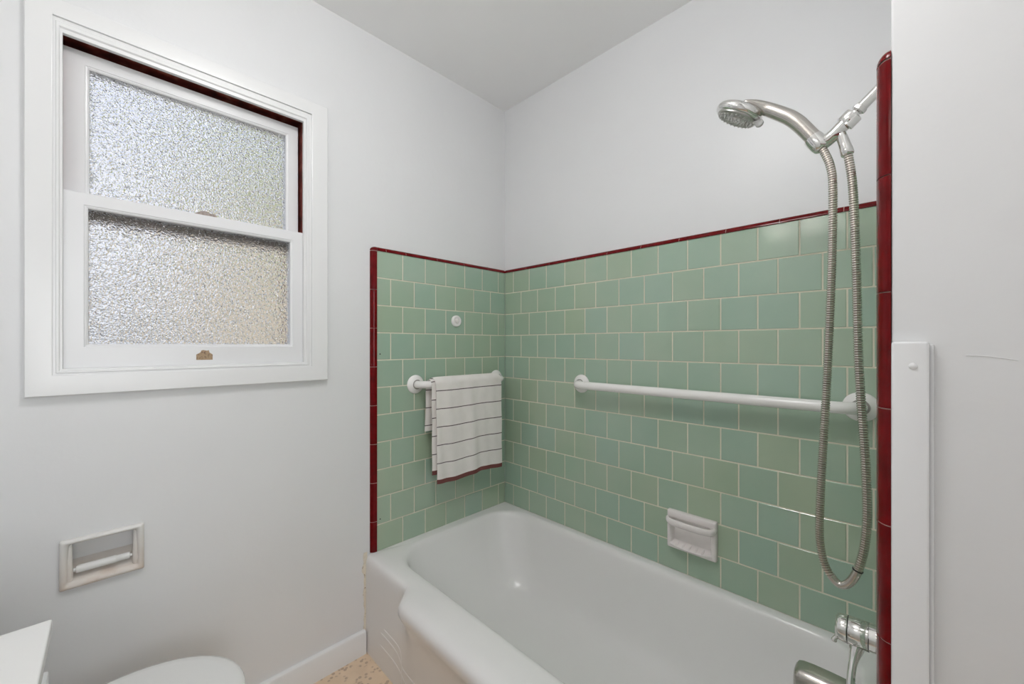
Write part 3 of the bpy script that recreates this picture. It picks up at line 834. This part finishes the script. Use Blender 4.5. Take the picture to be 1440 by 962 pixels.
# where the smooth sleeve sits (bottom of the loop, right side)
iS = min(range(len(fine)), key=lambda i: (fine[i]-Vector((1.3800, SY, .700))).length)
iE = min(range(len(fine)), key=lambda i: (fine[i]-Vector((1.4215, SY, .733))).length)
sS, sE = L[iS], L[iE]
def ribbed(a, b, bm):
    pitch = .0050; n = max(1, round((b-a)/pitch)); pts = []; rad = []
    for i in range(n):
        for f, r in ((.02, .0064), (.18, .0080), (.62, .0080), (.78, .0064)):
            pts.append(at(a+(b-a)*(i+f)/n)); rad.append(r)
    rg = tube(bm, pts, rad, 16)
    for i in range(3, len(rg)-1, 4):
        for v in rg[i]:
            for f in v.link_faces:
                if all(q in rg[i] or q in rg[i+1] for q in f.verts): f.material_index = 1
bm = NB(); ribbed(0, sS, bm); ribbed(sE, L[-1], bm); obj('ribbed_tube', bm, [HOSEM, metal('hose_groove', (.36, .31, .27), .35)], ho, smooth=20)
bm = NB(); tube(bm, [at(sS-.004+(sE-sS+.006)*i/24) for i in range(25)], .0080, 20); obj('smooth_sleeve', bm, CHROME2, ho, smooth=70)
bm = NB(); tube(bm, [at(sE-.001), at(sE+.0015)], .0092, 24); obj('black_ring', bm, BLACK, ho, smooth=30, label='thin black rubber ring')

# ------------------------------------------------------------------ tap and spout
VZ = .602
tv = thing('bath_valve', 'chrome single lever bath valve on the end wall above the spout', 'valve', (FX, SY, VZ))
bm = NB(); lathe(bm, [(.088, .0003), (.088, .002), (.084, .006), (.070, .0105), (.045, .0145), (.030, .0155)], (FX, SY, VZ-.004), (-1, 0, 0), 64)
obj('escutcheon', bm, CHROME, tv, smooth=50)
bm = NB(); lathe(bm, [(.0265, .012), (.0268, .026)], (FX, SY, VZ+.001), (-1, 0, 0), 48); obj('collar', bm, CHROME, tv, smooth=40)
bm = NB(); lathe(bm, [(.0270, .0265), (.0278, .0275), (.0278, .0575), (.0270, .0585)], (FX, SY, VZ), (-1, 0, 0), 48); obj('body', bm, CHROME, tv, smooth=40)
for h in (.0258, .0586):
    bm = NB(); lathe(bm, [(.0272, h-.0006), (.0272, h+.0012)], (FX, SY, VZ), (-1, 0, 0), 48)
    obj('seal_ring', bm, BLACK, tv, smooth=40, label='thin black seal ring')
bm = NB(); lathe(bm, [(.0268, .0598), (.0272, .061), (.0262, .072), (.0245, .0765), (.0200, .0790), (.010, .0800), (.0005, .0802)], (FX, SY, VZ), (-1, 0, 0), 48); obj('end_cap', bm, CHROME, tv, smooth=45)
bm = NB(); pp = spline([(FX-.074, SY-.004, VZ-.018), (FX-.080, SY-.006, VZ-.026), (FX-.082, SY-.007, VZ-.033)], 4)
tube(bm, pp, [.0050, .0046, .0042, .0040, .0042, .0046, .0050, .0052, .0040], 14); obj('cap_tip', bm, CHROME, tv, smooth=60)
bm = NB()
pp = spline([(FX-.044, SY-.006, VZ-.022), (FX-.048, SY-.018, VZ-.040), (FX-.051, SY-.032, VZ-.062), (FX-.052, SY-.045, VZ-.088), (FX-.047, SY-.052, VZ-.110), (FX-.042, SY-.056, VZ-.125)], 6)
n = len(pp); tube(bm, pp, [.0125-.0055*sstep(0, .35, i/(n-1))+.0040*sstep(.5, 1, i/(n-1)) for i in range(n)], 20, squash=[(1, 1.15)]*n, up=(1, 0, 0))
obj('lever', bm, CHROME, tv, smooth=60)

st = thing('tub_spout', 'chrome tub spout under the bath valve', 'spout', (FX, SY, .455))
bm = NB()
prof = [(0, .033, .030, .452), (.02, .033, .031, .452), (.05, .032, .031, .453), (.09, .0315, .0305, .455), (.120, .031, .029, .4560), (.138, .030, .0275, .4560), (.146, .028, .0255, .4555), (.1505, .022, .020, .4550), (.1520, .012, .010, .4545)]
R = []
for d, wy, hz, zc in prof:
    ring = []
    for k in range(40):
        a = 2*PI*k/40; ca, sa = math.cos(a), math.sin(a); e = .62
        ring.append(bm.verts.new((FX-d-(0.010 if sa < 0 and d > .1 else 0)*0, SY+wy*abs(ca)**e*(1 if ca > 0 else -1), zc+hz*abs(sa)**e*(1 if sa > 0 else -1))))
    R.append(ring)
for a, b in zip(R[:-1], R[1:]): ring_faces(bm, a, b)
bm.faces.new(R[0]); bm.faces.new(R[-1])
obj('spout_body', bm, CHROME2, st, smooth=60)
bm = NB(); lathe(bm, [(.0115, 0), (.0115, .014), (.0095, .015)], (FX-.128, SY, .4255), (0, 0, -1), 28)
obj('outlet', bm, CHROME2, st)

# ------------------------------------------------------------------ toilet
to = thing('toilet', 'white toilet with closed oval lid under the window, beside the vanity', 'toilet', (.345, -1.55, 0))
tx = .345
def egg(z, hw, yf, yb, n=48, yo=0, p=2.0):
    """elongated oval: front yf, back yb; half width hw"""
    yc = yf - hw*1.12
    out = []
    for k in range(n):
        a = 2*PI*k/n; c_, s_ = math.cos(a), math.sin(a)
        x = tx + hw*abs(c_)**(2/p)*(1 if c_ > 0 else -1)
        y = yc + ((yf-yc)*s_ if s_ > 0 else (yc-yb)*(-(abs(s_)**.7)))
        out.append((x, y, z))
    return out
def loft(name, rs, m, par, lab=None, cap=True):
    bm = NB(); V = [[bm.verts.new(q) for q in r] for r in rs]
    for a, b in zip(V[:-1], V[1:]): ring_faces(bm, a, b)
    if cap: bm.faces.new(V[0]); bm.faces.new(V[-1])
    return obj(name, bm, m, par, smooth=45, label=lab)
yf = -1.222; yb = -1.665
loft('lid', [egg(.386, .186, yf-.006, yb), egg(.388, .190, yf-.002, yb), egg(.396, .191, yf-.001, yb), egg(.4015, .188, yf-.004, yb), egg(.4045, .180, yf-.012, yb+.006), egg(.4055, .165, yf-.027, yb+.02), egg(.4060, .10, yf-.09, yb+.08)], TOILM, to)
loft('seat', [egg(.366, .186, yf-.006, yb), egg(.367, .190, yf-.002, yb), egg(.380, .191, yf-.001, yb), egg(.3845, .187, yf-.005, yb)], TOILM, to)
loft('bowl', [egg(0, .115, yf-.16, yb+.02), egg(.02, .118, yf-.155, yb+.02), egg(.10, .105, yf-.15, yb+.03), egg(.20, .125, yf-.10, yb+.02), egg(.28, .160, yf-.045, yb), egg(.33, .180, yf-.016, yb), egg(.358, .185, yf-.010, yb), egg(.365, .182, yf-.013, yb)], TUBM, to)
bm = NB(); bx(bm, tx-.12, tx+.12, -1.80, -1.60, 0, .345, .03, 3); obj('trapway', bm, TUBM, to)
bm = NB(); bx(bm, tx-.225, tx+.225, -2.035, -1.72, .345, .70, .02, 4); obj('tank', bm, TUBM, to)
bm = NB(); bx(bm, tx-.235, tx+.235, -2.045, -1.71, .700, .735, .012, 4); obj('tank_lid', bm, TUBM, to)
bm = NB(); lathe(bm, [(.009, 0), (.009, .012), (.006, .016)], (tx+.15, -1.721, .655), (0, 1, 0), 20)
tube(bm, [(tx+.15, -1.708, .655), (tx+.11, -1.705, .652), (tx+.085, -1.705, .648)], [.006, .005, .006], 12); obj('flush_lever', bm, CHROME, to)

# ------------------------------------------------------------------ vanity
va = thing('vanity_cabinet', 'white vanity cabinet and countertop at lower left, beside the toilet', 'vanity', (1.2, -1.78, 0))
vx, vy = .6109, -1.5120
bm = NB(); bx(bm, vx, 1.75, BACK+.001, vy, .780, .800, .0025, 3); obj('countertop', bm, VANM, va)
bm = NB(); bx(bm, vx+.012, 1.735, BACK+.001, vy-.014, .09, .780, .001, 1); bx(bm, vx+.03, 1.72, BACK+.001, vy-.07, 0, .09); obj('carcass', bm, CABM, va)
for k in range(3):
    a = vx+.035+k*.365; bm = NB(); bx(bm, a, a+.345, vy-.0135, vy-.001, .12, .745, .002)
    bx(bm, a+.06, a+.285, vy-.001, vy+.003, .18, .685, .002); d = obj('door', bm, CABM, va)
    bm = NB(); lathe(bm, [(.005, 0), (.005, .012), (.012, .018), (.013, .024), (.006, .029), (.0005, .03)], (a+(.31 if k < 2 else .035), vy-.001, .62), (0, 1, 0), 20); obj('knob', bm, CHROME, d)

# ------------------------------------------------------------------ vanity light on the back wall behind the camera
WARM = (1.0, .955, .90)
vl = thing('vanity_light', 'wall light with three frosted globes above the vanity', 'light', (1.02, BACK, 2.02))
bm = NB(); bx(bm, .72, 1.32, BACK+.0005, BACK+.025, 1.99, 2.07, .006); obj('backplate', bm, CHROME, vl)
GL = emit('lit_globe', WARM, 7.)
for x in (.82, 1.02, 1.22):
    bm = NB(); lathe(bm, [(.025, .02), (.025, .05), (.018, .065)], (x, BACK, 2.03), (0, 1, 0), 24); obj('socket', bm, CHROME, vl)
    bm = NB(); bmesh.ops.create_uvsphere(bm, u_segments=24, v_segments=14, radius=.06, matrix=Matrix.Translation((x, BACK+.12, 2.03))); obj('globe', bm, GL, vl)
cl = thing('ceiling_light', 'round frosted ceiling light in the middle of the bathroom', 'light', (1.00, -1.12, H))
bm = NB(); lathe(bm, [(.075, .0003), (.075, .015), (.030, .030), (.012, .034), (.012, .085), (.030, .090)], (1.00, -1.12, H), (0, 0, -1), 40); obj('fitting', bm, TRIM, cl)
bm = NB(); lathe(bm, [(.030, .088), (.090, .092), (.130, .108), (.145, .130), (.140, .150), (.115, .175), (.070, .195), (.0005, .202)], (1.00, -1.12, H), (0, 0, -1), 40, False)
obj('glass_dome', bm, emit('lit_dome', (1, .99, .985), 33.), cl)

# ------------------------------------------------------------------ daylight
w = bpy.data.worlds.new('daylight'); sc.world = w; w.use_nodes = True
nt = w.node_tree; bg = nt.nodes['Background']
tc = nd(nt, 'ShaderNodeTexCoord'); spx = nd(nt, 'ShaderNodeSeparateXYZ'); nt.links.new(tc.outputs['Generated'], spx.inputs[0])
r = ramp(nt, spx.outputs['Z'], [(0., (.30, .31, .32)), (.02, (.90, .91, .98)), (.35, (.91, .92, 1.0)), (1, (.45, .62, 1.0))])
nt.links.new(r.outputs[0], bg.inputs[0]); bg.inputs[1].default_value = 1.0

sd = bpy.data.lights.new('sun', 'SUN'); sd.energy = 1.15; sd.angle = .01; sd.color = (1, .95, .86)
so = bpy.data.objects.new('sun', sd); C.objects.link(so); so.location = (4, -3, 8); so.rotation_euler = (Vector((.62, -.35, .85)).to_track_quat('Z', 'Y')).to_euler()

# ------------------------------------------------------------------ camera
cd = bpy.data.cameras.new('camera'); cam = bpy.data.objects.new('camera', cd); C.objects.link(cam)
cd.sensor_fit = 'HORIZONTAL'; cd.sensor_width = 36; cd.lens = 36*559.56/1440
cd.shift_y = (484.59-481)/1440
cd.clip_start = .02; cd.clip_end = 100
cam.location = (1.49653, -1.45016, CZ); cam.rotation_euler = (PI/2, 0, .7834)
sc.camera = cam
sc.view_settings.view_transform = 'Standard'; sc.view_settings.look = 'None'
sc.view_settings.gamma = 1; sc.view_settings.use_curve_mapping = False
sc.view_settings.exposure = -0.04
sc.cycles.max_bounces = 16; sc.cycles.diffuse_bounces = 8; sc.cycles.glossy_bounces = 6; sc.cycles.transmission_bounces = 10
sc.cycles.sample_clamp_indirect = 6.0
sc.cycles.use_denoising = True
